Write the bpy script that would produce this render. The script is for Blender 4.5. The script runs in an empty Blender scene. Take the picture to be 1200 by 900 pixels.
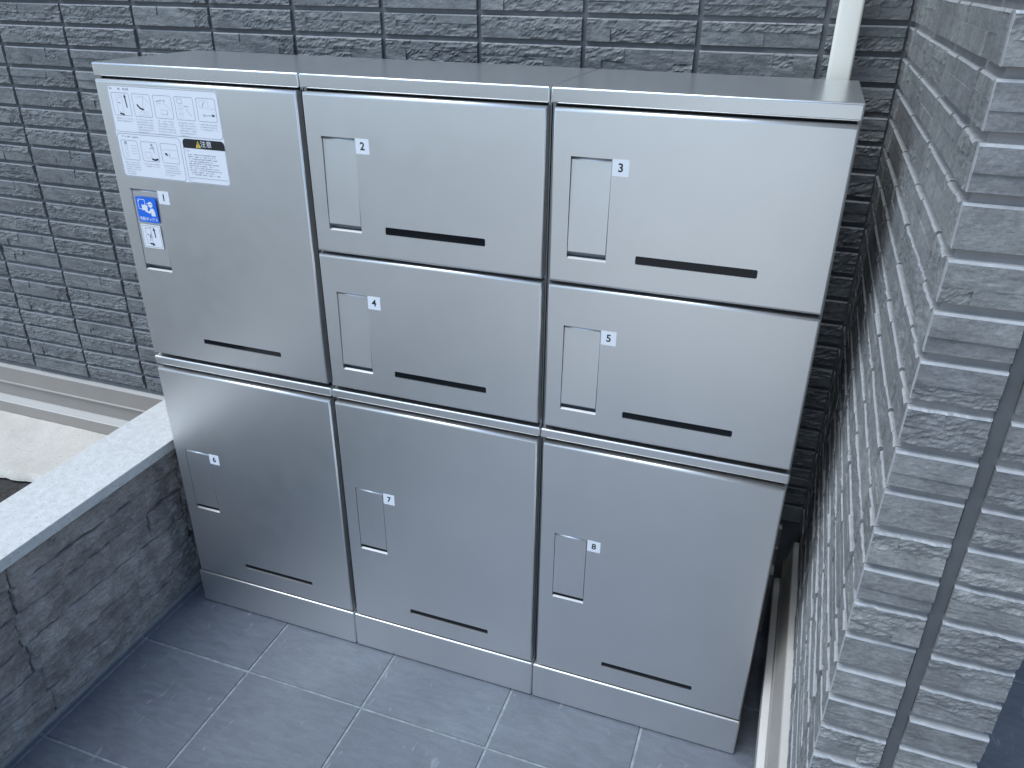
import bpy, bmesh, math, random
from mathutils import Vector, noise
random.seed(7)
S = bpy.context.scene
COL = S.collection
R = math.radians

# ------------------------------------------------------------------ camera
cd = bpy.data.cameras.new("camera")
cam = bpy.data.objects.new("camera", cd)
COL.objects.link(cam)
cam.location = (1.2785, -1.2201, 1.4564)
cam.rotation_mode = 'XYZ'
cam.rotation_euler = (1.0946, -0.0093, 0.3459)
cd.sensor_fit = 'HORIZONTAL'
cd.sensor_width = 36.0
cd.lens = 36.0 * 927.69 / 1200.0
cd.clip_start = 0.02
cd.clip_end = 1000.0
S.camera = cam

# ------------------------------------------------------------------ sky, sun, exposure
SUN_EL, SUN_AZ = R(60), R(226)         # veiled sun, high in front of the wall and a little to the left
w = bpy.data.worlds.new("World")
S.world = w
w.use_nodes = True
wn = w.node_tree
for n in list(wn.nodes):
    wn.nodes.remove(n)
sky = wn.nodes.new("ShaderNodeTexSky")
sky.sky_type = 'NISHITA'
sky.sun_disc = False
sky.sun_elevation = SUN_EL
sky.sun_rotation = SUN_AZ
sky.air_density = 1.0
sky.dust_density = 0.8
sky.ozone_density = 1.5
bg = wn.nodes.new("ShaderNodeBackground")
bg.inputs[1].default_value = 0.085
wo = wn.nodes.new("ShaderNodeOutputWorld")
wn.links.new(sky.outputs[0], bg.inputs[0])
wn.links.new(bg.outputs[0], wo.inputs[0])

sd = bpy.data.lights.new("sun", 'SUN')
sd.energy = 1.5
sd.angle = R(50)
sd.color = (1.0, 0.97, 0.93)
sun = bpy.data.objects.new("sun", sd)
COL.objects.link(sun)
sdir = Vector((math.sin(SUN_AZ) * math.cos(SUN_EL), math.cos(SUN_AZ) * math.cos(SUN_EL), math.sin(SUN_EL)))
sun.rotation_euler = (-sdir).to_track_quat('-Z', 'Y').to_euler()
sun.location = sdir * 30

S.view_settings.view_transform = 'Standard'
S.view_settings.look = 'None'
S.view_settings.exposure = 1.0
S.view_settings.use_white_balance = True
S.view_settings.white_balance_temperature = 5800
S.view_settings.white_balance_tint = 5
S.view_settings.gamma = 1.0
S.render.engine = 'CYCLES'
S.cycles.max_bounces = 8

# ------------------------------------------------------------------ materials
def lin(r, g, b):
    f = lambda c: c / 12.92 if c <= .04045 else ((c + .055) / 1.055) ** 2.4
    return (f(r / 255), f(g / 255), f(b / 255), 1)


def new_mat(name, base, rough=.6, metal=0.0, spec=.5):
    m = bpy.data.materials.new(name)
    m.use_nodes = True
    b = m.node_tree.nodes["Principled BSDF"]
    b.inputs["Base Color"].default_value = base if len(base) == 4 else (*base, 1)
    b.inputs["Roughness"].default_value = rough
    b.inputs["Metallic"].default_value = metal
    b.inputs["Specular IOR Level"].default_value = spec
    return m


class N:
    """small node helper"""
    def __init__(s, m):
        s.t = m.node_tree
        s.b = s.t.nodes["Principled BSDF"]

    def add(s, kind, **kw):
        n = s.t.nodes.new(kind)
        for k, v in kw.items():
            if k.startswith('i_'):
                n.inputs[k[2:].replace('_', ' ')].default_value = v
            else:
                setattr(n, k, v)
        return n

    def link(s, a, b):
        s.t.links.new(a, b)

    def pos(s, scale=(1, 1, 1), space='world'):
        if space == 'world':
            g = s.add("ShaderNodeNewGeometry").outputs["Position"]
        else:
            g = s.add("ShaderNodeTexCoord").outputs["Object"]
        mp = s.add("ShaderNodeMapping")
        mp.inputs["Scale"].default_value = scale
        s.link(g, mp.inputs["Vector"])
        return mp.outputs[0]

    def noise(s, vec, scale, detail=4, rough=.6, dist=0.0):
        n = s.add("ShaderNodeTexNoise")
        n.inputs["Scale"].default_value = scale
        n.inputs["Detail"].default_value = detail
        n.inputs["Roughness"].default_value = rough
        n.inputs["Distortion"].default_value = dist
        s.link(vec, n.inputs["Vector"])
        return n.outputs[0]

    def ramp(s, fac, stops):
        r = s.add("ShaderNodeValToRGB")
        e = r.color_ramp.elements
        while len(e) < len(stops):
            e.new(.5)
        for k, (p, c) in enumerate(stops):
            e[k].position = p
            e[k].color = c if len(c) == 4 else (*c, 1)
        s.link(fac, r.inputs[0])
        return r.outputs[0]

    def mix(s, fac, a, b, mode='MIX'):
        x = s.add("ShaderNodeMix", data_type='RGBA', blend_type=mode)
        for sock, v in ((0, fac), (6, a), (7, b)):
            if hasattr(v, 'links') or hasattr(v, 'is_linked'):
                s.link(v, x.inputs[sock])
            else:
                x.inputs[sock].default_value = v
        return x.outputs[2]

    def bump(s, h, strength, dist, prev=None):
        n = s.add("ShaderNodeBump")
        n.inputs["Strength"].default_value = strength
        n.inputs["Distance"].default_value = dist
        s.link(h, n.inputs["Height"])
        if prev is not None:
            s.link(prev, n.inputs["Normal"])
        return n.outputs[0]


def stone_mat(name, dark, light, bump_mm, scale=1.0, rough=.8, speck=0.0):
    m = new_mat(name, dark, rough, 0.0, .6)
    h = N(m)
    p = h.pos()
    n1 = h.noise(p, 22 * scale, 5, .6, .4)
    n2 = h.noise(p, 240 * scale, 5, .7)
    n3 = h.noise(p, 5 * scale, 2, .5)
    c = h.ramp(n1, [(.3, dark), (.72, light)])
    fine = h.ramp(n2, [(.25, (.72, .72, .72)), (.75, (1.25, 1.25, 1.25))])
    c = h.mix(.8, c, fine, 'MULTIPLY')
    n4 = h.noise(h.pos((1.0, 1.0, 2.6)), 75 * scale, 3, .6, .8)
    vein = h.ramp(n4, [(.32, (.74, .74, .75)), (.5, (1, 1, 1)), (.72, (1.22, 1.21, 1.19))])
    c = h.mix(.75, c, vein, 'MULTIPLY')
    big = h.ramp(n3, [(.3, (.88, .88, .9)), (.7, (1.1, 1.09, 1.07))])
    c = h.mix(.8, c, big, 'MULTIPLY')
    oi = h.add("ShaderNodeObjectInfo")
    rnd = h.ramp(oi.outputs["Random"], [(0, (.86, .86, .87)), (1, (1.12, 1.12, 1.1))])
    c = h.mix(1.0, c, rnd, 'MULTIPLY')
    if speck:
        v = h.noise(p, 700, 2, .5)
        sp = h.ramp(v, [(.68, (0, 0, 0)), (.74, (1, 1, 1))])
        c = h.mix(sp, c, (speck, speck, speck, 1))
    h.link(c, h.b.inputs["Base Color"])
    nb = h.bump(n2, .9, bump_mm * .001)
    nb = h.bump(n1, .5, bump_mm * .003, nb)
    h.link(nb, h.b.inputs["Normal"])
    return m


def plain_mat(name, base, rough=.6, metal=0.0, var=.12, bump=.0, scale=30.0, spec=.5):
    m = new_mat(name, base, rough, metal, spec)
    h = N(m)
    p = h.pos()
    n1 = h.noise(p, scale, 4, .6)
    lo = tuple(c * (1 - var) for c in base[:3])
    hi = tuple(c * (1 + var) for c in base[:3])
    h.link(h.ramp(n1, [(.3, lo), (.7, hi)]), h.b.inputs["Base Color"])
    if bump:
        n2 = h.noise(p, scale * 12, 4, .65)
        h.link(h.bump(n2, .8, bump * .001), h.b.inputs["Normal"])
    return m


M = {}
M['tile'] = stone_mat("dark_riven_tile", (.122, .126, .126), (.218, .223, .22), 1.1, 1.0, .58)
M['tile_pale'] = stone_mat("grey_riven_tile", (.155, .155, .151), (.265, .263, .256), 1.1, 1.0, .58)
M['rim'] = plain_mat("dark_tile_edge", (.20, .205, .208), .45, var=.15, scale=60)  # smooth tile edge; sky light on the top edges painted in as paler colour
M['rim_pale'] = plain_mat("grey_tile_edge", (.37, .372, .37), .42, var=.15, scale=60)  # smooth edge of the wing wall tiles, likewise lightened for sky light on top
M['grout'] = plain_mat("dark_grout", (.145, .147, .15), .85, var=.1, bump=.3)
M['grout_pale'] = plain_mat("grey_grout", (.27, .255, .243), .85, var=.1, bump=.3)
M['sealant'] = plain_mat("grey_sealant", (.095, .097, .10), .6, var=.08, bump=.15, scale=18)
M['stone'] = stone_mat("split_stone", (.195, .178, .168), (.41, .375, .35), 1.4, .8)
M['stone_gap'] = plain_mat("stone_backing", (.06, .056, .056), .9)
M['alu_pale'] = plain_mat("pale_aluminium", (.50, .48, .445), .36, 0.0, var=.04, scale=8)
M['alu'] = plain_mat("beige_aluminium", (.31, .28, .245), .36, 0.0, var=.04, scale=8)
M['pipe'] = plain_mat("cream_pipe", (.70, .68, .60), .4, 0.0, var=.03, scale=6)
M['mortar'] = plain_mat("floor_grout", (.235, .26, .28), .85, var=.3, bump=.3, scale=60)
M['road'] = plain_mat("pale_concrete", (.68, .62, .53), .85, var=.1, scale=2)
M['render'] = plain_mat("house_render", (.32, .32, .32), .85, var=.05, scale=2)
M['soil'] = plain_mat("dark_soil", (.05, .045, .04), .95, var=.4, bump=3, scale=60)
M['white'] = new_mat("white_vinyl", (.82, .83, .85), .35)
M['black'] = new_mat("black_ink", (.02, .02, .022), .4)
M['ink'] = new_mat("grey_ink", (.34, .35, .38), .4)
M['palink'] = new_mat("pale_ink", (.55, .56, .59), .4)
M['blue'] = new_mat("blue_ink", (.035, .16, .72), .35)
M['yellow'] = new_mat("yellow_ink", (.75, .55, .08), .4)
M['acrylic'] = new_mat("smoked_acrylic", (.010, .011, .013), .10, 0.0, .28)


def steel_mat(name, base, rough):
    m = new_mat(name, base, rough, 1.0)
    h = N(m)
    p = h.pos()
    n1 = h.noise(p, 4.0, 3, .5)
    n2 = h.noise(p, 700, 3, .6)
    n3 = h.noise(p, 26, 3, .55)
    c = h.ramp(n1, [(.3, tuple(x * .97 for x in base)), (.7, tuple(x * 1.03 for x in base))])
    vo = h.add("ShaderNodeTexVoronoi")
    vo.inputs["Scale"].default_value = 46
    h.link(p, vo.inputs["Vector"])
    dot = h.ramp(vo.outputs["Distance"], [(.035, (1, 1, 1)), (.06, (0, 0, 0))])
    few = h.ramp(vo.outputs["Color"], [(.86, (0, 0, 0)), (.88, (.5, .5, .5))])
    dust = h.mix(1.0, dot, few, 'MULTIPLY')
    c = h.mix(dust, c, (.9, .9, .9, 1))
    h.link(c, h.b.inputs["Base Color"])
    r = h.ramp(n3, [(.3, (rough - .012,) * 3), (.7, (rough + .012,) * 3)])
    h.link(r, h.b.inputs["Roughness"])
    nb = h.bump(n1, .03, .003)
    h.link(nb, h.b.inputs["Normal"])
    return m


M['steel'] = steel_mat("silver_steel", (.80, .79, .775), .43)
M['steel_top'] = steel_mat("silver_steel_top", (.69, .705, .705), .26)
M['steel_top'].node_tree.nodes['Principled BSDF'].inputs['Metallic'].default_value = .82
M['frame'] = steel_mat("dark_steel_frame", (.27, .275, .28), .45)  # locker steel with the shade of gaps and recesses put into its colour
M['gasket'] = new_mat("black_gasket", (.025, .023, .022), .7)  # cabinet front behind the doors, blackened to paint in the gap shade


def coping_mat():
    m = new_mat("white_granite", (.74, .73, .70), .75)
    h = N(m)
    p = h.pos()
    a = h.noise(p, 190, 3, .6)
    b2 = h.noise(p, 60, 4, .6)
    c = h.ramp(b2, [(.3, (.54, .53, .50)), (.7, (.65, .645, .625))])
    sp = h.ramp(a, [(.30, (.55, .55, .56)), (.40, (1, 1, 1))])
    c = h.mix(1.0, c, sp, 'MULTIPLY')
    h.link(c, h.b.inputs["Base Color"])
    h.link(h.bump(a, .8, .0012), h.b.inputs["Normal"])
    return m


M['coping'] = coping_mat()


def slab_mat():
    m = new_mat("pale_mortar", (.5, .47, .42), .9)
    h = N(m)
    p = h.pos()
    a = h.noise(p, 130, 4, .7)
    b2 = h.noise(p, 9, 4, .6)
    c = h.ramp(b2, [(.3, (.53, .495, .43)), (.7, (.65, .61, .54))])
    sp = h.ramp(a, [(.28, (.6, .6, .6)), (.42, (1, 1, 1))])
    c = h.mix(1.0, c, sp, 'MULTIPLY')
    h.link(c, h.b.inputs["Base Color"])
    h.link(h.bump(a, .7, .002), h.b.inputs["Normal"])
    return m


M['slab'] = slab_mat()


def floor_mat():
    m = new_mat("slate_floor_tile", (.12, .125, .14), .55)
    h = N(m)
    p = h.pos()
    ps = h.pos((1.0, 3.2, 1))
    a = h.noise(p, 260, 4, .7)
    b2 = h.noise(ps, 20, 5, .65, .6)
    c3 = h.noise(p, 3.5, 3, .5)
    c = h.ramp(b2, [(.3, (.105, .117, .140)), (.72, (.152, .168, .196))])
    f = h.ramp(a, [(.25, (.8, .8, .8)), (.75, (1.18, 1.18, 1.18))])
    c = h.mix(.7, c, f, 'MULTIPLY')
    g = h.ramp(c3, [(.3, (.82, .82, .84)), (.7, (1.15, 1.15, 1.12))])
    c = h.mix(.8, c, g, 'MULTIPLY')
    oi = h.add("ShaderNodeObjectInfo")
    rnd = h.ramp(oi.outputs["Random"], [(0, (.92, .92, .93)), (1, (1.07, 1.07, 1.06))])
    c = h.mix(1.0, c, rnd, 'MULTIPLY')
    # sparse pale scuffs
    sc = h.noise(h.pos((1, .35, 1)), 38, 2, .5, 1.2)
    sp = h.ramp(sc, [(.68, (0, 0, 0)), (.8, (.45, .45, .45))])
    c = h.mix(sp, c, (.42, .43, .45, 1))
    h.link(c, h.b.inputs["Base Color"])
    h.link(h.ramp(b2, [(.3, (.46,) * 3), (.7, (.62,) * 3)]), h.b.inputs["Roughness"])
    nb = h.bump(a, .6, .0006)
    nb = h.bump(b2, .5, .0015, nb)
    h.link(nb, h.b.inputs["Normal"])
    return m


M['floor'] = floor_mat()


# ------------------------------------------------------------------ object helpers
def obj(name, mesh, parent=None, loc=(0, 0, 0), rz=0.0):
    o = bpy.data.objects.new(name, mesh)
    COL.objects.link(o)
    o.parent = parent
    o.location = loc
    o.rotation_euler = (0, 0, rz)
    return o


def tag(o, label=None, cat=None, kind=None, group=None):
    if label: o['label'] = label
    if cat: o['category'] = cat
    if kind: o['kind'] = kind
    elif cat: o['kind'] = 'thing'
    if group: o['group'] = group
    return o


class MB:
    """collects vertices and faces into one mesh"""
    def __init__(s):
        s.v, s.f, s.m, s.sm = [], [], [], []

    def face(s, pts, mi=0, smooth=False):
        b = len(s.v)
        s.v += [tuple(p) for p in pts]
        s.f.append(tuple(range(b, b + len(pts))))
        s.m.append(mi)
        s.sm.append(smooth)

    def verts(s, pts):
        b = len(s.v)
        s.v += [tuple(p) for p in pts]
        return b

    def idx(s, ids, mi=0, smooth=False):
        s.f.append(tuple(ids))
        s.m.append(mi)
        s.sm.append(smooth)

    def box(s, x0, x1, y0, y1, z0, z1, mi=0):
        P = [(x0, y0, z0), (x1, y0, z0), (x1, y1, z0), (x0, y1, z0), (x0, y0, z1), (x1, y0, z1), (x1, y1, z1), (x0, y1, z1)]
        b = s.verts(P)
        for q in ((0, 3, 2, 1), (4, 5, 6, 7), (0, 1, 5, 4), (1, 2, 6, 5), (2, 3, 7, 6), (3, 0, 4, 7)):
            s.idx([b + k for k in q], mi)

    def mesh(s, name, mats, bevel=0.0, seg=2, weld=0.0):
        me = bpy.data.meshes.new(name)
        me.from_pydata(s.v, [], s.f)
        for m in mats:
            me.materials.append(m)
        me.polygons.foreach_set("material_index", s.m)
        me.polygons.foreach_set("use_smooth", s.sm)
        if bevel or weld:
            bm = bmesh.new()
            bm.from_mesh(me)
            if weld:
                bmesh.ops.remove_doubles(bm, verts=bm.verts, dist=weld)
            if bevel:
                es = [e for e in bm.edges if len(e.link_faces) == 2 and e.calc_face_angle(0) > .6]
                r = bmesh.ops.bevel(bm, geom=es, offset=bevel, segments=seg, profile=.5, affect='EDGES', clamp_overlap=True)
                for f in r['faces']:
                    f.smooth = True
            bm.to_mesh(me)
            bm.free()
        me.update()
        return me


def box_mesh(name, x0, x1, y0, y1, z0, z1, mat, bevel=0.0, seg=2):
    b = MB()
    b.box(x0, x1, y0, y1, z0, z1)
    return b.mesh(name, [mat], bevel, seg)


# ------------------------------------------------------------------ riven tiles
TL, TH = 0.2193, 0.0505          # tile pitch along and up
JV, JH = 0.0090, 0.0092          # joint widths
TT = 0.0055                       # the tile stands this proud of the grout


def cuts(rnd, L, n, mn):
    for _ in range(50):
        c = sorted(rnd.uniform(mn, L - mn) for _ in range(n - 1))
        e = [0] + c + [L]
        if all(e[i + 1] - e[i] >= mn for i in range(n)):
            return e
    return [0, L]


def riven_tile(name, L, H, rnd, mat, du=.005, dv=.004, amp=1.0, plain_left=False):
    """face tile: local x 0..L, z 0..H, face towards -y at y=0 (proud parts go to -y), body behind to y=+TT.
    Built from split-stone blocks, each with its own depth and riven surface."""
    b = MB()
    rows = []
    if rnd.random() < .93:
        s_ = H * rnd.uniform(.36, .64)
        rows = [(0, s_), (s_, H)]
    else:
        rows = [(0, H)]
    for (v0, v1) in rows:
        n = rnd.choice([1, 1, 2, 2, 3] if L > .15 else [1, 1, 2])
        e = cuts(rnd, L, n, .03 if L > .15 else .02)
        for k in range(len(e) - 1):
            u0, u1 = e[k], e[k + 1]
            rough = rnd.random() < .45
            dep = rnd.uniform(0, .0042) * amp * (1.0 if not rough else .6)
            a = (.0028 if rough else .0012) * amp
            seed = rnd.uniform(0, 500)
            tilt_u, tilt_v = rnd.uniform(-.0006, .0006), rnd.uniform(-.0010, .0010)
            nu = max(2, round((u1 - u0) / du))
            nv = max(2, round((v1 - v0) / dv))

            def hgt(u, v, uu, vv):
                q = Vector((u * 55 + seed, v * 150, seed * .7))
                if rough:
                    d = noise.fractal(q, .8, 2.1, 4) * .9
                    d += abs(noise.noise(Vector((u * 120 + v * 160 + seed, v * 260, 3.0)))) * .9
                else:
                    d = noise.noise(Vector((u * 30 + v * 95 + seed, v * 60 - u * 12, seed))) * .8 + noise.noise(q * 2.2) * .45
                return dep + a * d + tilt_u * (uu - .5) * 2 + tilt_v * (vv - .5) * 2
            g = []
            for j in range(nv + 1):
                for i in range(nu + 1):
                    uu, vv = i / nu, j / nv
                    u, v = u0 + (u1 - u0) * uu, v0 + (v1 - v0) * vv
                    ru, rv = u, v
                    if j in (0, nv) and 0 < v < H:
                        rv = v + noise.noise(Vector((u * 70, v * 40, seed * 0 + v0 + v1))) * .0007 * 0
                    if i in (0, nu) and 0 < u < L:
                        ru = u
                    if j == nv and v1 >= H - 1e-6: rv = v - .0024
                    elif j == 0 and v0 <= 1e-6: rv = v + .0006
                    if i == nu and u1 >= L - 1e-6: ru = u - .0006
                    elif i == 0 and u0 <= 1e-6: ru = u + .0006
                    g.append((ru, -max(hgt(u, v, uu, vv), -.002), rv))
            B = b.verts(g)
            W = nu + 1
            for j in range(nv):
                for i in range(nu):
                    q0 = B + j * W + i
                    b.idx((q0, q0 + 1, q0 + W + 1, q0 + W), 0, False)
            # skirt down to the grout
            ring = [i for i in range(W)] + [j * W + nu for j in range(1, nv + 1)] + \
                   [nv * W + i for i in range(nu - 1, -1, -1)] + [j * W for j in range(nv - 1, 0, -1)]
            ex = lambda q: 0.0 if q < .0007 else (H if q > H - .0025 else q)
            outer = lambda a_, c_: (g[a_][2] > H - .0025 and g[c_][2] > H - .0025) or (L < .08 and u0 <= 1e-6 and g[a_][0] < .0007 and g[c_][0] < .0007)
            eu = lambda q: 0.0 if q < .0007 else (L if q > L - .0007 else q)
            b1 = b.verts([(eu(g[i][0]), g[i][1] + .0018, ex(g[i][2])) for i in ring])
            bb = b.verts([(eu(g[i][0]), TT + .002, ex(g[i][2])) for i in ring])
            n_ = len(ring)
            for k2 in range(n_):
                k3 = (k2 + 1) % n_
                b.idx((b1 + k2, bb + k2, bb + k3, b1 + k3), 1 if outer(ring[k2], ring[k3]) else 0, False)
            bb = b1
            for k2 in range(n_):
                k3 = (k2 + 1) % n_
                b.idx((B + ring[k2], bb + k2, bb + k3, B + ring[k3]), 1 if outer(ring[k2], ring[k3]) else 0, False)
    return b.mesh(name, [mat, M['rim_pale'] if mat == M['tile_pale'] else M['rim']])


def append_mesh(b, me, off, rz=0.0, mi=0):
    c, s_ = math.cos(rz), math.sin(rz)
    B = b.verts([(v.co.x * c - v.co.y * s_ + off[0], v.co.x * s_ + v.co.y * c + off[1], v.co.z + off[2]) for v in me.vertices])
    for p in me.polygons:
        b.idx([B + i for i in p.vertices], mi, p.use_smooth)


rt = random.Random(11)
FULL = [riven_tile("riven_tile", TL - JV, TH - JH, rt, M['tile']) for _ in range(18)]
COARSE = [riven_tile("riven_tile_far", TL - JV, TH - JH, rt, M['tile'], .02, .012) for _ in range(6)]

YB = 0.408                       # back wall tile face
ROW0 = 1.3904                    # centre height of a known joint
XJ = [-0.4739 + .2193 * k for k in range(-12, 9)]     # vertical joint centres of the back wall

# ------------------------------------------------------------------ ground and floor
g = MB()
g.face([(-150, -150, -.035), (150, -150, -.035), (150, 150, -.035), (-150, 150, -.035)])
tag(obj("ground", g.mesh("ground", [M['road']])), "pale concrete ground in front of the house", kind='structure')

fb = box_mesh("tiled_floor", -.075, 2.62, -1.98, 1.62, -.03, -.0025, M['mortar'])
floor = tag(obj("tiled_floor", fb), "dark slate coloured tile floor with pale grout", kind='structure')
FT = .2995
t_me = box_mesh("floor_tile", 0, FT - .0060, -.0015, FT - .0075, -.012, 0, M['floor'], .0012, 2)
rf = random.Random(5)
x0, y0 = -.0455, -.1610
for i in range(9):
    for j in range(-6, 6):
        xx, yy = x0 + i * FT + .00275, y0 + j * FT + .00275
        if xx > 2.4 or yy > 1.4: continue
        if yy > .36 and xx < 1.3: continue
        o = obj("floor_tile", t_me, floor, (xx + rf.uniform(-.0005, .0005), yy + rf.uniform(-.0005, .0005), rf.uniform(-.0004, .0004)))
st_me = box_mesh("cut_floor_tile", -.0575, -.0482, 0, FT - .0055, -.012, 0, M['floor'], .001, 1)
for j in range(-6, 2):
    obj("cut_floor_tile", st_me, floor, (0, y0 + j * FT + .00275, -.0002))

# ------------------------------------------------------------------ house wall at the back
bw = MB()
bw.box(-7, 1.60, YB + TT, YB + .25, -.03, 6.2)
bw.box(1.60, 9, 1.62, 1.9, -.03, 6.2)
bw.box(1.45, 1.60, YB + .26, 1.615, -.03, 6.2)
back = tag(obj("house_wall", bw.mesh("house_wall", [M['grout']])),
           "long dark grey stone-look tiled house wall behind the steel lockers", "wall")
ZB = .3185                       # tiles end here, above the metal base trim
nbot = 0
rb = random.Random(3)
stuff = MB()
XEND = 1.417 - .004
for r in range(-14, 22):
    ztop = ROW0 - r * TH - JH / 2
    zb = ztop - (TH - JH)
    if ztop < ZB + .012: break
    for k in range(len(XJ)):
        xl = XJ[k] + JV / 2
        L = TL - JV
        if xl > XEND - .03: continue
        seen = (xl + L > -1.13 and xl < .03 and ztop < 1.50) or (ztop > 1.26 and ztop < 1.46 and xl > -1.0) or (xl > 1.2 and ztop < 1.46)
        if xl + L > XEND + .001:            # cut tile in the corner
            me = riven_tile("cut_riven_tile", XEND - xl, TH - JH, rb, M['tile'])
        else:
            me = rb.choice(FULL if seen else COARSE)
        if zb < ZB:                         # last course trimmed by the metal base
            me = riven_tile("low_riven_tile", min(L, XEND - xl), ztop - ZB, rb, M['tile'])
            zz = ZB
        else:
            zz = zb
        if seen:
            obj("tile", me, back, (xl, YB + rb.uniform(-.0008, .0008), zz))
        else:
            append_mesh(stuff, me, (xl, YB, zz))
tag(obj("tile_courses", stuff.mesh("tile_courses", [M['tile']]), back), kind='stuff')


# stepped aluminium base trim: profile in (out, z), out = distance in front of the tile face
PROF = [(-.012, .3165), (.012, .3150), (.0135, .3135), (.0135, .262), (.0165, .259), (.0165, .2555), (.0075, .253),
        (.0065, .2045), (.038, .2005), (.040, .1985), (.040, .160), (.032, .157), (.020, .157), (.020, -.028), (-.005, -.028)]


PROF_W = [(-.012, .3165), (.0105, .3150), (.0125, .3135), (.0245, .262), (.0262, .259), (.0262, .2555), (.0240, .253),
          (.0240, .2045), (.036, .2015), (.0375, .1995), (.0375, .160), (.030, .157), (.018, .157), (.018, -.028), (-.005, -.028)]


def trim_mesh(name, L, PROF=PROF):
    b = MB()
    a = b.verts([(0, -o_, z) for o_, z in PROF])
    c = b.verts([(L, -o_, z) for o_, z in PROF])
    n = len(PROF)
    for k in range(n - 1):
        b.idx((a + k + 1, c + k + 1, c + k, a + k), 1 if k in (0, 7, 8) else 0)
    b.idx(tuple(a + k for k in range(n)))
    b.idx(tuple(c + k for k in range(n - 1, -1, -1)))
    return b.mesh(name, [M['alu'], M['alu_pale']])


obj("base_trim", trim_mesh("base_trim", 1.417 + 4.0 - .04), back, (-4.0, YB, 0))

# ------------------------------------------------------------------ wing wall on the right
XW, YF, WW = 1.417, -.444, .175
wm = MB()
wm.box(XW + TT, XW + WW - TT, YF + TT, YB + TT - .001, -.02, 2.5)
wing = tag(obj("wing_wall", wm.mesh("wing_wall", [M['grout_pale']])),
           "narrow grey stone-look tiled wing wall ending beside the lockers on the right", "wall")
rw = random.Random(23)
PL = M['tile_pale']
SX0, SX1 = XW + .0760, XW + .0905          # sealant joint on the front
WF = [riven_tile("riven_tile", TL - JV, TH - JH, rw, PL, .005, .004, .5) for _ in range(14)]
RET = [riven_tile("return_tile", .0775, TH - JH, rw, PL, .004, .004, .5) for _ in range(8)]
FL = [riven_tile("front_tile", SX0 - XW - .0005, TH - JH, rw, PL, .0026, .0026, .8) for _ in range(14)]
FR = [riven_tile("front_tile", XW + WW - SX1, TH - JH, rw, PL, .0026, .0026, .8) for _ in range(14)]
for me in FL + FR:                       # corner pieces show their full thickness
    pass
JY = [-.3540 + TL * k for k in range(4)]   # vertical joints along the left face
up = MB()
Rm = -math.pi / 2
for r in range(-18, 28):
    ztop = ROW0 - r * TH - JH / 2
    zb = ztop - (TH - JH)
    if ztop < .02: break
    vis = ztop < 1.52 and zb > .40
    jobs = []
    # front pieces
    jobs.append((rw.choice(FL), (XW, YF, zb), 0))
    jobs.append((rw.choice(FR), (SX1, YF, zb), 0))
    for me, l, rz in jobs:
        if vis: obj("tile", me, wing, (l[0], l[1] + rw.uniform(-.0006, .0006), l[2]), rz)
        else: append_mesh(up, me, l, rz)
    if zb > ZB - .03:
        zl = max(zb, ZB)
        side = []
        ya = YF + TT + .003
        side.append((rw.choice(RET), ya + .0775))
        for k in range(3):
            side.append((rw.choice(WF), JY[k] + JV / 2 + TL - JV))
        ylast = JY[3] + JV / 2
        for me, yend in side:
            if zl > zb: continue
            if vis or (ztop < 1.52): obj("tile", me, wing, (XW + rw.uniform(-.0005, .0005), yend, zb), Rm)
            else: append_mesh(up, me, (XW, yend, zb), Rm)
        me = riven_tile("end_tile", YB - .003 - ylast, TH - JH, rw, PL, .006, .006, .5)
        if zl <= zb:
            if ztop < 1.52: obj("tile", me, wing, (XW, YB - .003, zb), Rm)
            else: append_mesh(up, me, (XW, YB - .003, zb), Rm)
    # far face, not seen from here
    for k in range(4):
        append_mesh(up, COARSE[(k + r) % 6], (XW + WW, JY[k] + JV / 2 - .08 if k else YF + .014, zb), math.pi / 2)
tag(obj("tile_courses", up.mesh("tile_courses", [PL]), wing), kind='stuff')
# sealant: slightly wavy strip
sb = MB()
zz = [-.02 + .02 * k for k in range(127)]
pts = []
for z in zz:
    wv = noise.noise(Vector((z * 9, 1, 0))) * .0008
    wv2 = noise.noise(Vector((z * 11, 7, 0))) * .0008
    pts.append((SX0 + .0004 + wv, SX1 - .0004 + wv2, z))
A = sb.verts([(p[0], YF + .0025, p[2]) for p in pts])
Bm = sb.verts([((p[0] + p[1]) / 2, YF + .0024, p[2]) for p in pts])
Cc = sb.verts([(p[1], YF + .0025, p[2]) for p in pts])
A2 = sb.verts([(p[0], YF + .012, p[2]) for p in pts])
C2 = sb.verts([(p[1], YF + .012, p[2]) for p in pts])
for k in range(len(pts) - 1):
    sb.idx((A + k, Bm + k, Bm + k + 1, A + k + 1), 0, False)
    sb.idx((Bm + k, Cc + k, Cc + k + 1, Bm + k + 1), 0, False)
    sb.idx((A2 + k, A + k, A + k + 1, A2 + k + 1), 0)
    sb.idx((Cc + k, C2 + k, C2 + k + 1, Cc + k + 1), 0)
obj("sealant_joint", sb.mesh("sealant_joint", [M['sealant']]), wing)
obj("base_trim", trim_mesh("base_trim", .36 - YF - .01, PROF_W), wing, (XW, .355, 0), Rm)

# ------------------------------------------------------------------ raised bed left of the low wall
sl = MB()
nx, ny = 60, 36
X0, X1, Y0, Y1 = -1.6, -.20, -1.6, .395


def edge_y(x):
    return .10 + .12 * (x + .74) + .012 * noise.noise(Vector((x * 14, 0, 3))) + .006 * noise.noise(Vector((x * 60, 1, 3)))


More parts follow.
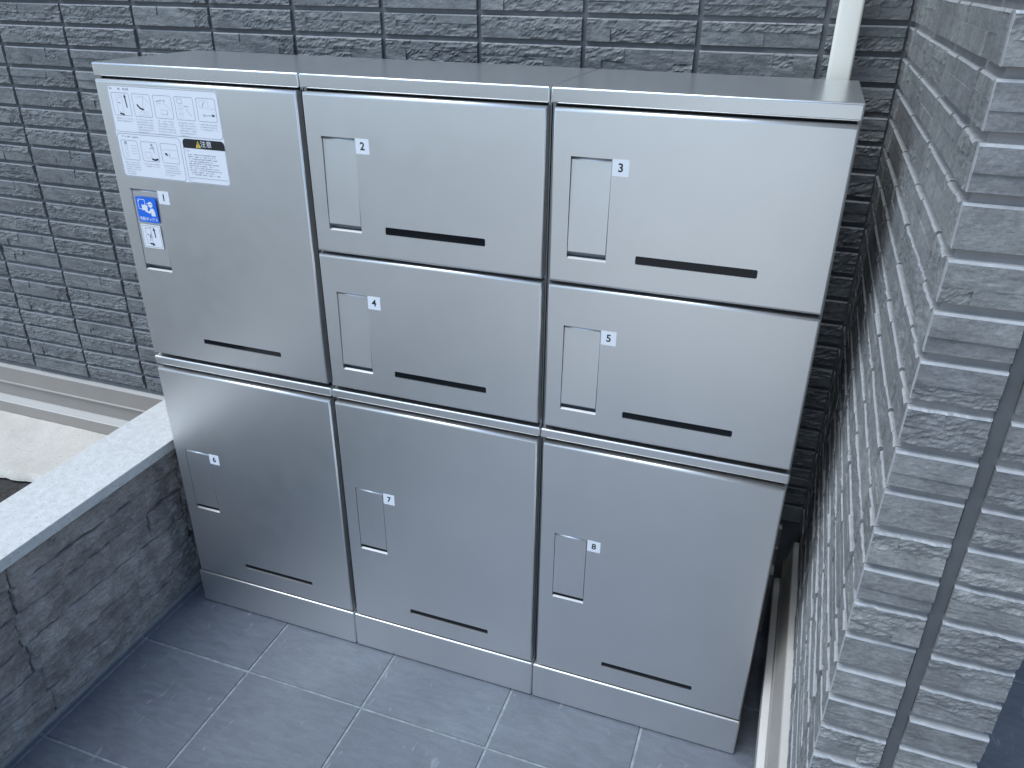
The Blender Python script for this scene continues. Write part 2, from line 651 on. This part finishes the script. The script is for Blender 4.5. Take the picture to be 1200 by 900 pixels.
a = []
for i in range(nx + 1):
    x = X0 + (X1 - X0) * i / nx
    ye = edge_y(x) if x < -.2 else Y0
    for j in range(ny + 1):
        t = j / ny
        y = ye + (Y1 - ye) * t
        z = .158 + .0012 * noise.fractal(Vector((x * 25, y * 25, 0)), .8, 2, 3)
        if j == 0: z = .135
        a.append((x, y, z))
B = sl.verts(a)
for i in range(nx):
    for j in range(ny):
        q = B + i * (ny + 1) + j
        sl.idx((q, q + ny + 1, q + ny + 2, q + 1), 0, True)
tag(obj("mortar_slab", sl.mesh("mortar_slab", [M['slab']])), "pale pitted mortar slab between the house wall and the low wall", kind='structure')
so = MB()
a = []
for i in range(41):
    for j in range(41):
        x, y = -1.9 + 1.7 * i / 40, -1.6 + 1.85 * j / 40
        a.append((x, y, .128 + .012 * noise.fractal(Vector((x * 20, y * 20, 9)), .8, 2, 4)))
B = so.verts(a)
for i in range(40):
    for j in range(40):
        q = B + i * 41 + j
        so.idx((q, q + 41, q + 42, q + 1), 0, True)
gb = MB()
gb.face([(-12, -12, -.012), (-.25, -12, -.012), (-.25, -1.7, -.012), (-12, -1.7, -.012)])  # added unseen dark sheet; the left doors reflect it and look darker
tag(obj("planting_bed", gb.mesh("planting_bed", [M['soil']])), "dark planting bed in front of the house, left of the tiled floor", kind='structure')
tag(obj("soil", so.mesh("soil", [M['soil']])), "dark soil beside the pale slab", kind='structure')

# ------------------------------------------------------------------ low stone wall
lw = MB()
lw.box(-.188, -.090, -1.7, YB - .045, -.025, .4255)
low = tag(obj("low_wall", lw.mesh("low_wall", [M['stone_gap']])),
          "low dark split-stone wall with a white granite coping left of the lockers", "wall")


def split_stone(L, H, rnd, back_=.026):
    """rough split face: local x 0..L, z 0..H, face towards -y"""
    b = MB()
    nu, nv = max(4, round(L / .006)), max(4, round(H / .0032))
    sd_ = rnd.uniform(0, 300)
    pitch = rnd.uniform(-.004, .004)
    ledge = rnd.uniform(.25, .75)
    ld = rnd.choice([.002, .004, .007])
    g_ = []
    for j in range(nv + 1):
        for i in range(nu + 1):
            uu, vv = i / nu, j / nv
            u, v = L * uu, H * vv
            d = noise.fractal(Vector((u * 22 + sd_, v * 38, sd_)), .85, 2.1, 5) * .0065
            d += abs(noise.noise(Vector((u * 40 + v * 70 + sd_, v * 50, 5)))) * .005
            st_ = noise.noise(Vector((u * 9 + sd_, v * 190 + u * 25, 7))) + .6 * noise.noise(Vector((u * 16 + sd_, v * 420 + u * 60, 8)))
            d += .0022 * max(-.6, min(.6, st_ * 1.6))
            lv = ledge + .18 * noise.noise(Vector((u * 14 + sd_, 0, 1)))
            d += ld * (1 if vv > lv else -1) * .5
            d += pitch * (vv - .5)
            ed = min(u, L - u, v * 1.2, (H - v) * 1.2)
            d -= .005 * max(0, 1 - ed / .006) ** 2
            ju = noise.noise(Vector((sd_, v * 60, u * 3))) * .0014
            jv = noise.noise(Vector((u * 45, sd_, v * 3))) * .0016
            g_.append((u + ju, -d - .004, v + jv))
    B_ = b.verts(g_)
    W = nu + 1
    for j in range(nv):
        for i in range(nu):
            q0 = B_ + j * W + i
            b.idx((q0, q0 + 1, q0 + W + 1, q0 + W), 0, (i + j) % 1 == 0 and False)
    ring = [i for i in range(W)] + [j * W + nu for j in range(1, nv + 1)] + \
           [nv * W + i for i in range(nu - 1, -1, -1)] + [j * W for j in range(nv - 1, 0, -1)]
    bb = b.verts([(g_[i][0], back_, g_[i][2]) for i in ring])
    n_ = len(ring)
    for k2 in range(n_):
        k3 = (k2 + 1) % n_
        b.idx((B_ + ring[k2], bb + k2, bb + k3, B_ + ring[k3]), 0)
    return b.mesh("stone", [M['stone']])


rs = random.Random(31)
CZ = [.002, .072, .145, .219, .295, .360, .426]
PJ = [-1.37, -.895, -.417, .062, .355]            # panel joints along y (zigzag from course to course)
ZIG = [.012, .004, -.006, -.010, .002, .008]
for c in range(6):
    for pidx in range(4):
        ya, yb_ = PJ[pidx] + ZIG[c] + .0012, PJ[pidx + 1] + ZIG[c] - .0012
        if pidx == 3: yb_ = .355
        n = rs.choice([1, 2, 2]) if yb_ - ya > .35 else 1
        e = cuts(rs, yb_ - ya, n, .10)
        for k in range(len(e) - 1):
            me = split_stone(e[k + 1] - e[k] + .0016, CZ[c + 1] - CZ[c] + .0014, rs)
            obj("stone", me, low, (-.066 + rs.uniform(-.0045, .004), ya + e[k] - .0008, max(CZ[c] - .0007, .001)), math.pi / 2)
# thin uneven mortar line where the wall meets the floor
mm = MB()
pts = []
for k in range(181):
    y = -1.5 + 1.86 * k / 180
    wv = .0025 * noise.noise(Vector((y * 22, 2, 0))) + .0012 * noise.noise(Vector((y * 90, 4, 0)))
    pts.append((y, -.0622 + wv, .006 + .004 * noise.noise(Vector((y * 30, 9, 0)))))
A = mm.verts([(-.071, y, zt) for y, x, zt in pts])
B = mm.verts([(x - .002, y, zt * .6) for y, x, zt in pts])
C_ = mm.verts([(x, y, -.002) for y, x, zt in pts])
for k in range(180):
    mm.idx((A + k, B + k, B + k + 1, A + k + 1), 0, True)
    mm.idx((B + k, C_ + k, C_ + k + 1, B + k + 1), 0, True)
obj("mortar_fillet", mm.mesh("mortar_fillet", [M['grout_pale']]), low)
# coping stones
for ya, yb_ in ((-1.7, -.9505), (-.949, .362)):
    obj("coping_stone", box_mesh("coping_stone", -.2025, -.0395, ya, yb_, .4268, .4525, M['coping'], .0016, 2), low)

# ------------------------------------------------------------------ downpipe
dp = MB()
PX, PY, PR = 1.3155, .352, .0195
prof = []
for q in range(4):
    cx, cy = [(1, 1), (-1, 1), (-1, -1), (1, -1)][q]
    for k in range(5):
        an = math.pi / 2 * q + math.pi / 2 * k / 4
        prof.append((PX + cx * (PR - .005) + .005 * math.cos(an), PY + cy * (PR - .005) + .005 * math.sin(an)))
n = len(prof)
A = dp.verts([(x, y, .205) for x, y in prof])
B = dp.verts([(x, y, 5.9) for x, y in prof])
for k in range(n):
    dp.idx((A + k, A + (k + 1) % n, B + (k + 1) % n, B + k), 0, True)
dp.idx([B + k for k in range(n)])
pipe = tag(obj("downpipe", dp.mesh("downpipe", [M['pipe']])), "slim square cream downpipe behind the right end of the lockers", "downpipe")
for z in (1.75, 3.2):
    obj("bracket", box_mesh("bracket", PX - .024, PX + .024, PY - .022, YB + .004, z, z + .022, M['pipe'], .002), pipe)

# ------------------------------------------------------------------ parcel lockers
CW = .45
root = bpy.data.objects.new("parcel_locker", None)
COL.objects.link(root)
tag(root, "large silver steel parcel locker bank with eight numbered doors in the corner", "parcel locker")
ST = M['steel']


def bevel_box(name, x0, x1, y0, y1, z0, z1, mat, bev=.003, seg=3, parent=root):
    return obj(name, box_mesh(name, x0, x1, y0, y1, z0, z1, mat, bev, seg), parent)


for c in range(3):
    xa, xb = c * CW + .0006, (c + 1) * CW - .0006
    b_ = MB()
    b_.box(xa + .0004, xa + .0056, .0215, .292, .0985, 1.283)
    b_.box(xb - .0056, xb - .0004, .0215, .292, .0985, 1.283)
    b_.box(xa + .0056, xb - .0056, .030, .292, .0985, 1.283, 1)
    obj("cabinet_body", b_.mesh("cabinet_body", [M['frame'], M['gasket']]), root)  # flanges and recessed front carry the door-gap shade in their colour
    bevel_box("plinth", xa, xb, 0.000, .285, .0015, .0992, ST, .0040)
    bevel_box("divider_rail", xa, xb, .0072, .0235, .6822, .7020, ST, .0034)
    # hood: separate material on nothing, same folded sheet
    bevel_box("top_panel", xa, xb, .0085, .2985, 1.2822, 1.3064, M['steel_top'], .0030)


def rounded(x0, x1, z0, z1, r, n=4):
    out = []
    for cx, cz, a0 in ((x1 - r, z1 - r, 0), (x0 + r, z1 - r, 90), (x0 + r, z0 + r, 180), (x1 - r, z0 + r, 270)):
        for k in range(n + 1):
            an = R(a0 + 90 * k / n)
            out.append((cx + r * math.cos(an), cz + r * math.sin(an)))
    return out                             # counter-clockwise in x,z as seen from the front


def door_mesh(W, H, handle, slot, depth=.019, rad=.0046, radx=.0024):
    """local x 0..W, z 0..H; front plane y=0; handle=(x0,x1,z0,z1) pocket, slot likewise with round ends"""
    b = MB()
    i, ix = rad, radx
    xs = sorted({ix, handle[0], handle[1], slot[0], slot[1], W - ix})
    zs = sorted({i, handle[2], handle[3], slot[2], slot[3], H - i})

    def inside(x, z, q): return q[0] < x < q[1] and q[2] < z < q[3]
    for a in range(len(xs) - 1):
        for c in range(len(zs) - 1):
            mx, mz = (xs[a] + xs[a + 1]) / 2, (zs[c] + zs[c + 1]) / 2
            if inside(mx, mz, handle) or inside(mx, mz, slot): continue
            b.face([(xs[a], 0, zs[c]), (xs[a + 1], 0, zs[c]), (xs[a + 1], 0, zs[c + 1]), (xs[a], 0, zs[c + 1])])
    # rounded outer edge
    loops = []
    seg = 4
    for k in range(seg + 1):
        an = math.pi / 2 * k / seg
        y = rad * (1 - math.cos(an))
        loops.append((radx * (1 - math.sin(an)), rad * (1 - math.sin(an)), y))
    loops.append((0, 0, depth))
    prev = None
    for k, (ia, ib, y) in enumerate(loops):
        B_ = b.verts([(ia, y, ib), (W - ia, y, ib), (W - ia, y, H - ib), (ia, y, H - ib)])
        if prev is not None:
            for e in range(4):
                b.idx((prev + e, B_ + e, B_ + (e + 1) % 4, prev + (e + 1) % 4), 0, k <= seg)
        prev = B_
    b.idx((prev + 3, prev + 2, prev + 1, prev))
    # handle pocket with a slanted finger ledge at the bottom
    hx0, hx1, hz0, hz1 = handle
    pd = .0125
    lz, ly = hz0 + .0030, .0034
    b.face([(hx0, pd, lz), (hx1, pd, lz), (hx1, pd, hz1), (hx0, pd, hz1)], 1)  # pocket back and ledge use darkened steel: recess shade painted in
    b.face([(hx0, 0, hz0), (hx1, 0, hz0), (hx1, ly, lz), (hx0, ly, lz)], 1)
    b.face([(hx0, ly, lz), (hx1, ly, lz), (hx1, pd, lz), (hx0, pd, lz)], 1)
    b.face([(hx0, 0, hz1), (hx0, pd, hz1), (hx1, pd, hz1), (hx1, 0, hz1)])
    b.face([(hx0, 0, hz0), (hx0, ly, lz), (hx0, pd, lz), (hx0, pd, hz1), (hx0, 0, hz1)])
    b.face([(hx1, 0, hz0), (hx1, 0, hz1), (hx1, pd, hz1), (hx1, pd, lz), (hx1, ly, lz)])
    # slot with rounded corners
    x0_, x1_, z0_, z1_ = slot
    rr = .0026
    rp = rounded(x0_, x1_, z0_, z1_, rr, 4)
    cor = [(x1_, z1_), (x0_, z1_), (x0_, z0_), (x1_, z0_)]
    for q in range(4):
        arc = rp[q * 5:q * 5 + 5]
        for k in range(4):
            b.face([(cor[q][0], 0, cor[q][1]), (arc[k + 1][0], 0, arc[k + 1][1]), (arc[k][0], 0, arc[k][1])])
    for k in range(20):
        p, q = rp[k], rp[(k + 1) % 20]
        b.face([(p[0], 0, p[1]), (q[0], 0, q[1]), (q[0], .0018, q[1]), (p[0], .0018, p[1])])
    return b.mesh("door", [ST, M['frame']])


def text_polys(body, size, bold=0.0):
    cu = bpy.data.curves.new("txt", 'FONT')
    cu.body = body
    cu.size = size
    cu.align_x = 'CENTER'
    cu.align_y = 'CENTER'
    cu.resolution_u = 3
    cu.offset = bold
    ob = bpy.data.objects.new("txt", cu)
    COL.objects.link(ob)
    dg = bpy.context.evaluated_depsgraph_get()
    me = ob.evaluated_get(dg).to_mesh()
    V = [(v.co.x, v.co.y) for v in me.vertices]
    F = [tuple(p.vertices) for p in me.polygons]
    bpy.data.objects.remove(ob)
    bpy.data.curves.remove(cu)
    return V, F


class Print(MB):
    """flat print built in x,z, facing -y; layers lie 0.15 mm apart"""
    def poly(s, pts, mi=0, layer=0):
        s.face([(x, -.0003 - .00015 * layer, z) for x, z in pts], mi)

    def rect(s, x0, x1, z0, z1, mi=0, layer=0):
        s.poly([(x0, z0), (x1, z0), (x1, z1), (x0, z1)], mi, layer)

    def frame(s, x0, x1, z0, z1, r, t, mi, layer):
        o_, i_ = rounded(x0, x1, z0, z1, r), rounded(x0 + t, x1 - t, z0 + t, z1 - t, max(r - t, .0002))
        n_ = len(o_)
        for k in range(n_):
            j = (k + 1) % n_
            s.poly([o_[k], o_[j], i_[j], i_[k]], mi, layer)

    def disc(s, x, z, r, mi, layer, n=16, a0=0, a1=360):
        p = [(x + r * math.cos(R(a0 + (a1 - a0) * k / n)), z + r * math.sin(R(a0 + (a1 - a0) * k / n))) for k in range(n + (a1 - a0 < 360))]
        s.poly(p, mi, layer)

    def line(s, p, q, t, mi, layer):
        dx, dz = q[0] - p[0], q[1] - p[1]
        L = math.hypot(dx, dz) or 1
        nx_, nz_ = -dz / L * t / 2, dx / L * t / 2
        s.poly([(p[0] - nx_, p[1] - nz_), (q[0] - nx_, q[1] - nz_), (q[0] + nx_, q[1] + nz_), (p[0] + nx_, p[1] + nz_)], mi, layer)

    def text(s, body, x, z, size, mi, layer, sx=1.0, bold=0.0):
        V, F = text_polys(body, size, bold)
        B_ = s.verts([(x + a * sx, -.0003 - .00015 * layer, z + c) for a, c in V])
        for f in F:
            s.idx([B_ + k for k in f], mi)

    def slab(s, pts, th=.00025):
        """base sheet with a real thickness"""
        s.poly(pts, 0, 0)
        n_ = len(pts)
        for k in range(n_):
            p, q = pts[k], pts[(k + 1) % n_]
            s.face([(p[0], -.0003, p[1]), (p[0], .0001, p[1]), (q[0], .0001, q[1]), (q[0], -.0003, q[1])], 0)


def number_plate(n_):
    b = Print()
    b.slab([(0, -.0255), (.0262, -.0255), (.0262, 0), (0, 0)])
    b.text(str(n_), .0131, -.0128, .0185, 1, 1, 1.0, .0004)
    return b.mesh("number_plate", [M['white'], M['black']])


HX0, HX1 = .0390, .1052        # handle opening inside a column
SLX0, SLX1 = .1535, .3440      # slot window inside a column
DX0, DX1 = .0093, .4463        # door inside a column
DOORS = [  # number, column, z0, z1, handle z0, z1, slot z0, z1
    (1, 0, .7140, 1.2775, .9093, 1.0765, .7575, .7685),
    (2, 1, .9975, 1.2775, 1.0410, 1.2068, 1.0435, 1.0573),
    (3, 2, .9975, 1.2775, 1.0410, 1.2068, 1.0440, 1.0580),
    (4, 1, .7140, .9918, .7570, .9205, .7590, .7717),
    (5, 2, .7140, .9918, .7552, .9202, .7590, .7717),
    (6, 0, .1035, .6757, .3045, .4710, .1515, .1632),
    (7, 1, .1035, .6757, .3075, .4725, .1512, .1640),
    (8, 2, .1035, .6757, .3090, .4730, .1507, .1630),
]
handles = {}
for num, c, z0, z1, hz0, hz1, sz0, sz1 in DOORS:
    ox = c * CW + DX0
    W, H = DX1 - DX0, z1 - z0
    hd = (HX0 - DX0, HX1 - DX0, hz0 - z0, hz1 - z0)
    sl_ = (SLX0 - DX0, SLX1 - DX0, sz0 - z0, sz1 - z0)
    d = obj("door", door_mesh(W, H, hd, sl_), root, (ox, 0, z0))
    # handle plate: fills the pocket except for a finger gap at the bottom
    hb = MB()
    hx0, hx1 = hd[0] + .0009, hd[1] - .0013
    ha, hb_ = hd[2] + .0115, hd[3] - .0008
    tl = .0042 if z1 > .7 else .0006      # the upper pulls sit a little deeper at the top
    pr = [(.0095, ha), (.0012, ha), (.0004, ha + .0010), (.0004 + tl, hb_ - .0046), (.0008 + tl, hb_ - .0034), (.0022 + tl, hb_ - .0014), (.0046 + tl, hb_), (.0095, hb_)]
    q0 = hb.verts([(hx0, y, z) for y, z in pr])
    q1 = hb.verts([(hx1, y, z) for y, z in pr])
    for k in range(len(pr)):
        k2 = (k + 1) % len(pr)
        hb.idx((q0 + k, q1 + k, q1 + k2, q0 + k2), 0, 3 <= k <= 5)
    hb.idx([q0 + k for k in range(len(pr))])
    hb.idx([q1 + k for k in range(len(pr) - 1, -1, -1)])
    h_ = obj("handle", hb.mesh("handle", [ST]), d)
    wb = MB()
    rp = rounded(sl_[0] - .003, sl_[1] + .003, sl_[2] - .003, sl_[3] + .003, .003)
    wb.face([(x, .0017, z) for x, z in rp])
    obj("slot_window", wb.mesh("slot_window", [M['acrylic']]), d)
    obj("number_plate", number_plate(num), d, (hd[1] + .0012, 0, hd[3] + .0004))
    handles[num] = (d, ox, z0)

# ---- printed stickers on door 1 (x,z below are world; the door origin is taken off at the end)
d1, ox, oz = handles[1]
rp_ = random.Random(77)
p = Print()
WH, BK, INK, PAL, YEL = 0, 1, 2, 3, 4
sx0, sx1, sz0, sz1 = .0350, .2838, 1.1008, 1.2690
p.slab(rounded(sx0, sx1, sz0, sz1, .008, 5))
p.frame(sx0 + .0006, sx1 - .0006, 1.1850, sz1 - .0006, .0075, .0009, INK, 1)
p.frame(sx0 + .0006, .1838, sz0 + .0006, 1.1822, .0075, .0009, INK, 1)
p.frame(.1895, sx1 - .0006, sz0 + .0006, 1.1822, .0075, .0009, INK, 1)


def scribble(x0, x1, z, h, mi, dens=.8):
    """a row of print too small to read in the photograph: small unequal marks"""
    x = x0
    while x < x1 - h * .5:
        cw = h * rp_.uniform(.6, 1.0)
        if rp_.random() < dens:
            p.rect(x, x + cw * .85, z + h * rp_.uniform(.35, .6), z + h * rp_.uniform(.7, 1.0), mi, 2)
            if rp_.random() < .6:
                p.rect(x + cw * .3, x + cw * .5, z, z + h * .9, mi, 3)
        x += cw


scribble(.041, .068, 1.2605, .0042, INK)
scribble(.072, .087, 1.2605, .0042, INK)
scribble(.041, .068, 1.1742, .0042, INK)
scribble(.072, .087, 1.1742, .0042, INK)
# five step pictures
for k in range(5):
    x = .0420 + .0482 * k
    p.frame(x, x + .0415, 1.2150, 1.2562, .0035, .0008, INK, 1)
    for j in range([2, 6, 6, 6, 3][k]):
        scribble(x + .001, x + (.040 if j < 5 else .024), 1.2085 - .0046 * j, .0027, PAL, .85)
x = .0420
p.frame(x + .010, x + .024, 1.2215, 1.2520, .0006, .0006, PAL, 1)
p.line((x + .012, 1.245), (x + .022, 1.249), .0006, PAL, 2)
p.line((x + .013, 1.239), (x + .019, 1.237), .0010, BK, 2)
p.line((x + .033, 1.2300), (x + .0315, 1.2490), .0022, BK, 2)
p.poly([(x + .0290, 1.248), (x + .0345, 1.2485), (x + .0312, 1.2545)], BK, 2)
p.line((x + .0135, 1.2190), (x + .0235, 1.2172), .0030, BK, 2)
x = .0902
p.line((x + .009, 1.2370), (x + .015, 1.2305), .0030, BK, 2)
p.line((x + .0145, 1.2308), (x + .0235, 1.2285), .0030, BK, 3)
p.line((x + .008, 1.2500), (x + .026, 1.2520), .0006, PAL, 2)
p.line((x + .026, 1.2520), (x + .037, 1.2410), .0006, PAL, 2)
p.line((x + .026, 1.2520), (x + .022, 1.2330), .0006, PAL, 2)
p.frame(x + .012, x + .022, 1.2175, 1.2245, .002, .0005, PAL, 1)
p.frame(x + .024, x + .033, 1.2175, 1.2250, .002, .0005, PAL, 1)
x = .1384
p.line((x + .006, 1.2445), (x + .019, 1.2475), .0014, INK, 2)
p.line((x + .006, 1.2405), (x + .017, 1.2420), .0007, PAL, 2)
p.poly([(x + .013, 1.2230), (x + .028, 1.2215), (x + .030, 1.2300), (x + .015, 1.2320)], PAL, 1)
p.poly([(x + .014, 1.2238), (x + .0272, 1.2225), (x + .029, 1.2292), (x + .0157, 1.2310)], WH, 2)
p.line((x + .022, 1.2440), (x + .038, 1.2300), .0006, PAL, 2)
p.disc(x + .024, 1.2470, .0022, PAL, 2)
x = .1866
p.frame(x + .006, x + .017, 1.2440, 1.2525, .001, .0006, INK, 1)
for j in range(3):
    p.frame(x + .007, x + .016, 1.2190 + .008 * j, 1.2255 + .008 * j, .001, .0005, PAL, 1)
p.line((x + .024, 1.2350), (x + .034, 1.2230), .0007, INK, 2)
p.line((x + .020, 1.2400), (x + .030, 1.2390), .0009, INK, 2)
x = .2348
p.frame(x + .006, x + .026, 1.2390, 1.2520, .001, .0005, PAL, 1)
p.line((x + .012, 1.2410), (x + .0175, 1.2500), .0009, INK, 2)
p.line((x + .018, 1.2262), (x + .038, 1.2270), .0009, INK, 2)
p.poly([(x + .032, 1.2245), (x + .0385, 1.2268), (x + .032, 1.2295)], BK, 3)
p.disc(x + .014, 1.2262, .0028, PAL, 2)
p.line((x + .030, 1.2380), (x + .039, 1.2385), .0006, PAL, 2)
# three step pictures below
for k in range(3):
    x = .0420 + .0465 * k
    p.frame(x, x + .0395, 1.1330, 1.1700, .0035, .0008, INK, 1)
    for j in range([6, 2, 5][k]):
        scribble(x + .001, x + (.038 if j < 4 else .024), 1.1268 - .0044 * j, .0026, PAL, .85)
x = .0420
for j in range(3):
    p.frame(x + .007, x + .014, 1.1370 + .009 * j, 1.1435 + .009 * j, .001, .0006, PAL, 1)
p.disc(x + .011, 1.1650, .003, INK, 2)
for j in range(4):
    p.line((x + .022, 1.1600 - .005 * j), (x + .035, 1.1608 - .005 * j), .0008, PAL, 2)
x = .0885
p.frame(x + .007, x + .022, 1.1395, 1.1510, .001, .0007, PAL, 1)
p.line((x + .0220, 1.1385), (x + .0290, 1.1365), .0032, BK, 2)
p.line((x + .0285, 1.1365), (x + .0365, 1.1390), .0032, BK, 3)
p.disc(x + .026, 1.1645, .0025, INK, 2)
p.line((x + .020, 1.1575), (x + .032, 1.1600), .0012, INK, 2)
p.line((x + .027, 1.1620), (x + .031, 1.1500), .0010, INK, 3)
x = .1350
p.line((x + .002, 1.1580), (x + .038, 1.1590), .0006, PAL, 2)
p.poly([(x + .007, 1.1520), (x + .014, 1.1488), (x + .013, 1.1520)], BK, 2)
p.line((x + .009, 1.1500), (x + .015, 1.1480), .0020, BK, 3)
p.line((x + .019, 1.1525), (x + .0185, 1.1440), .0009, INK, 2)
p.line((x + .020, 1.1430), (x + .034, 1.1435), .0005, PAL, 2)
# caution panel
hp = [q for q in rounded(.1895, sx1 - .0006, 1.1500, 1.1822, .0075) if q[1] > 1.166]
p.poly([(.1895, 1.1655), (sx1 - .0006, 1.1655)] + hp, BK, 2)
p.poly([(.2185, 1.1672), (.2300, 1.1672), (.2243, 1.1800)], YEL, 3)
p.line((.2243, 1.1765), (.2243, 1.1720), .0014, BK, 4)
p.rect(.2236, .2250, 1.1690, 1.1706, BK, 4)
p.text("注意", .2420, 1.1738, .0125, WH, 3, 1.05)
scribble(.194, .204, 1.1590, .0028, PAL)
for j in range(10):
    scribble(.1965, .1965 + rp_.uniform(.052, .075), 1.1525 - .0041 * j, .0025, INK, .8)
p.rect(.1925, .2800, 1.1105, 1.1112, INK, 2)
scribble(.195, .205, 1.1065, .0026, PAL)
me = p.mesh("instruction_sticker", [M['white'], M['black'], M['ink'], M['palink'], M['yellow']])
me.transform(__import__('mathutils').Matrix.Translation((-ox, 0, -oz)))
obj("instruction_sticker", me, d1)

p = Print()
bx0, bx1, bz0, bz1 = .0482, .0968, 1.0108, 1.0614
p.slab(rounded(bx0, bx1, bz0, bz1, .002))
p.frame(bx0 + .0045, bx0 + .0225, bz0 + .0255, bz1 - .0045, .0025, .0012, 1, 1)     # locker outline
p.poly([(bx0 + .0125, bz0 + .0240), (bx0 + .0265, bz0 + .0235), (bx0 + .0270, bz0 + .0350), (bx0 + .0215, bz0 + .0345),
        (bx0 + .0205, bz0 + .0370), (bx0 + .0180, bz0 + .0345), (bx0 + .0130, bz0 + .0360)], 1, 2)  # parcel
p.disc(bx0 + .0072, bz1 - .0085, .0012, 1, 2)
p.disc(bx0 + .0345, bz0 + .0365, .0058, 1, 1, 18)                                  # head with cap
p.rect(bx0 + .0265, bx0 + .0410, bz0 + .0362, bz0 + .0371, 0, 2)
p.rect(bx0 + .0262, bx0 + .0330, bz0 + .0371, bz0 + .0388, 1, 3)
p.poly([(bx0 + .0330, bz0 + .0135), (bx0 + .0430, bz0 + .0135), (bx0 + .0430, bz0 + .0220), (bx0 + .0405, bz0 + .0290), (bx0 + .0335, bz0 + .0290),
        (bx0 + .0290, bz0 + .0225), (bx0 + .0200, bz0 + .0245), (bx0 + .0192, bz0 + .0215), (bx0 + .0305, bz0 + .0180), (bx0 + .0335, bz0 + .0215)], 1, 1)
p.text("宅配ボックス", (bx0 + bx1) / 2, bz0 + .0062, .0078, 1, 1, .96, .00012)
me = p.mesh("pictogram_sticker", [M['blue'], M['white']])
me.transform(__import__('mathutils').Matrix.Translation((-ox, 0, -oz)))
obj("pictogram_sticker", me, d1)

p = Print()
bx0, bx1, bz0, bz1 = .0475, .0960, .9571, 1.0062
p.slab(rounded(bx0, bx1, bz0, bz1, .003))
p.frame(bx0 + .0022, bx1 - .0022, bz0 + .0022, bz1 - .0022, .003, .0008, 2, 1)
p.frame(bx0 + .0100, bx0 + .0240, bz0 + .0090, bz1 - .0070, .0008, .0007, 2, 1)
p.line((bx0 + .010, bz1 - .0085), (bx0 + .030, bz1 - .0050), .0007, 2, 2)
p.line((bx0 + .0175, bz0 + .0150), (bx0 + .0240, bz0 + .0360), .0018, 3, 2)
p.disc(bx0 + .0215, bz0 + .0245, .0035, 3, 2)
p.line((bx0 + .0135, bz0 + .0285), (bx0 + .0175, bz0 + .0280), .0014, 1, 3)
p.line((bx0 + .0330, bz0 + .0230), (bx0 + .0322, bz0 + .0380), .0022, 1, 2)
p.poly([(bx0 + .0290, bz0 + .0370), (bx0 + .0350, bz0 + .0375), (bx0 + .0312, bz0 + .0440)], 1, 3)
p.line((bx0 + .0160, bz0 + .0098), (bx0 + .0235, bz0 + .0085), .0032, 1, 2)
p.poly([(bx0 + .0225, bz0 + .0050), (bx0 + .0285, bz0 + .0075), (bx0 + .0230, bz0 + .0125)], 1, 3)
me = p.mesh("guide_sticker", [M['white'], M['black'], M['ink'], M['palink']])
me.transform(__import__('mathutils').Matrix.Translation((-ox, 0, -oz)))
obj("guide_sticker", me, d1)

bpy.context.view_layer.update()
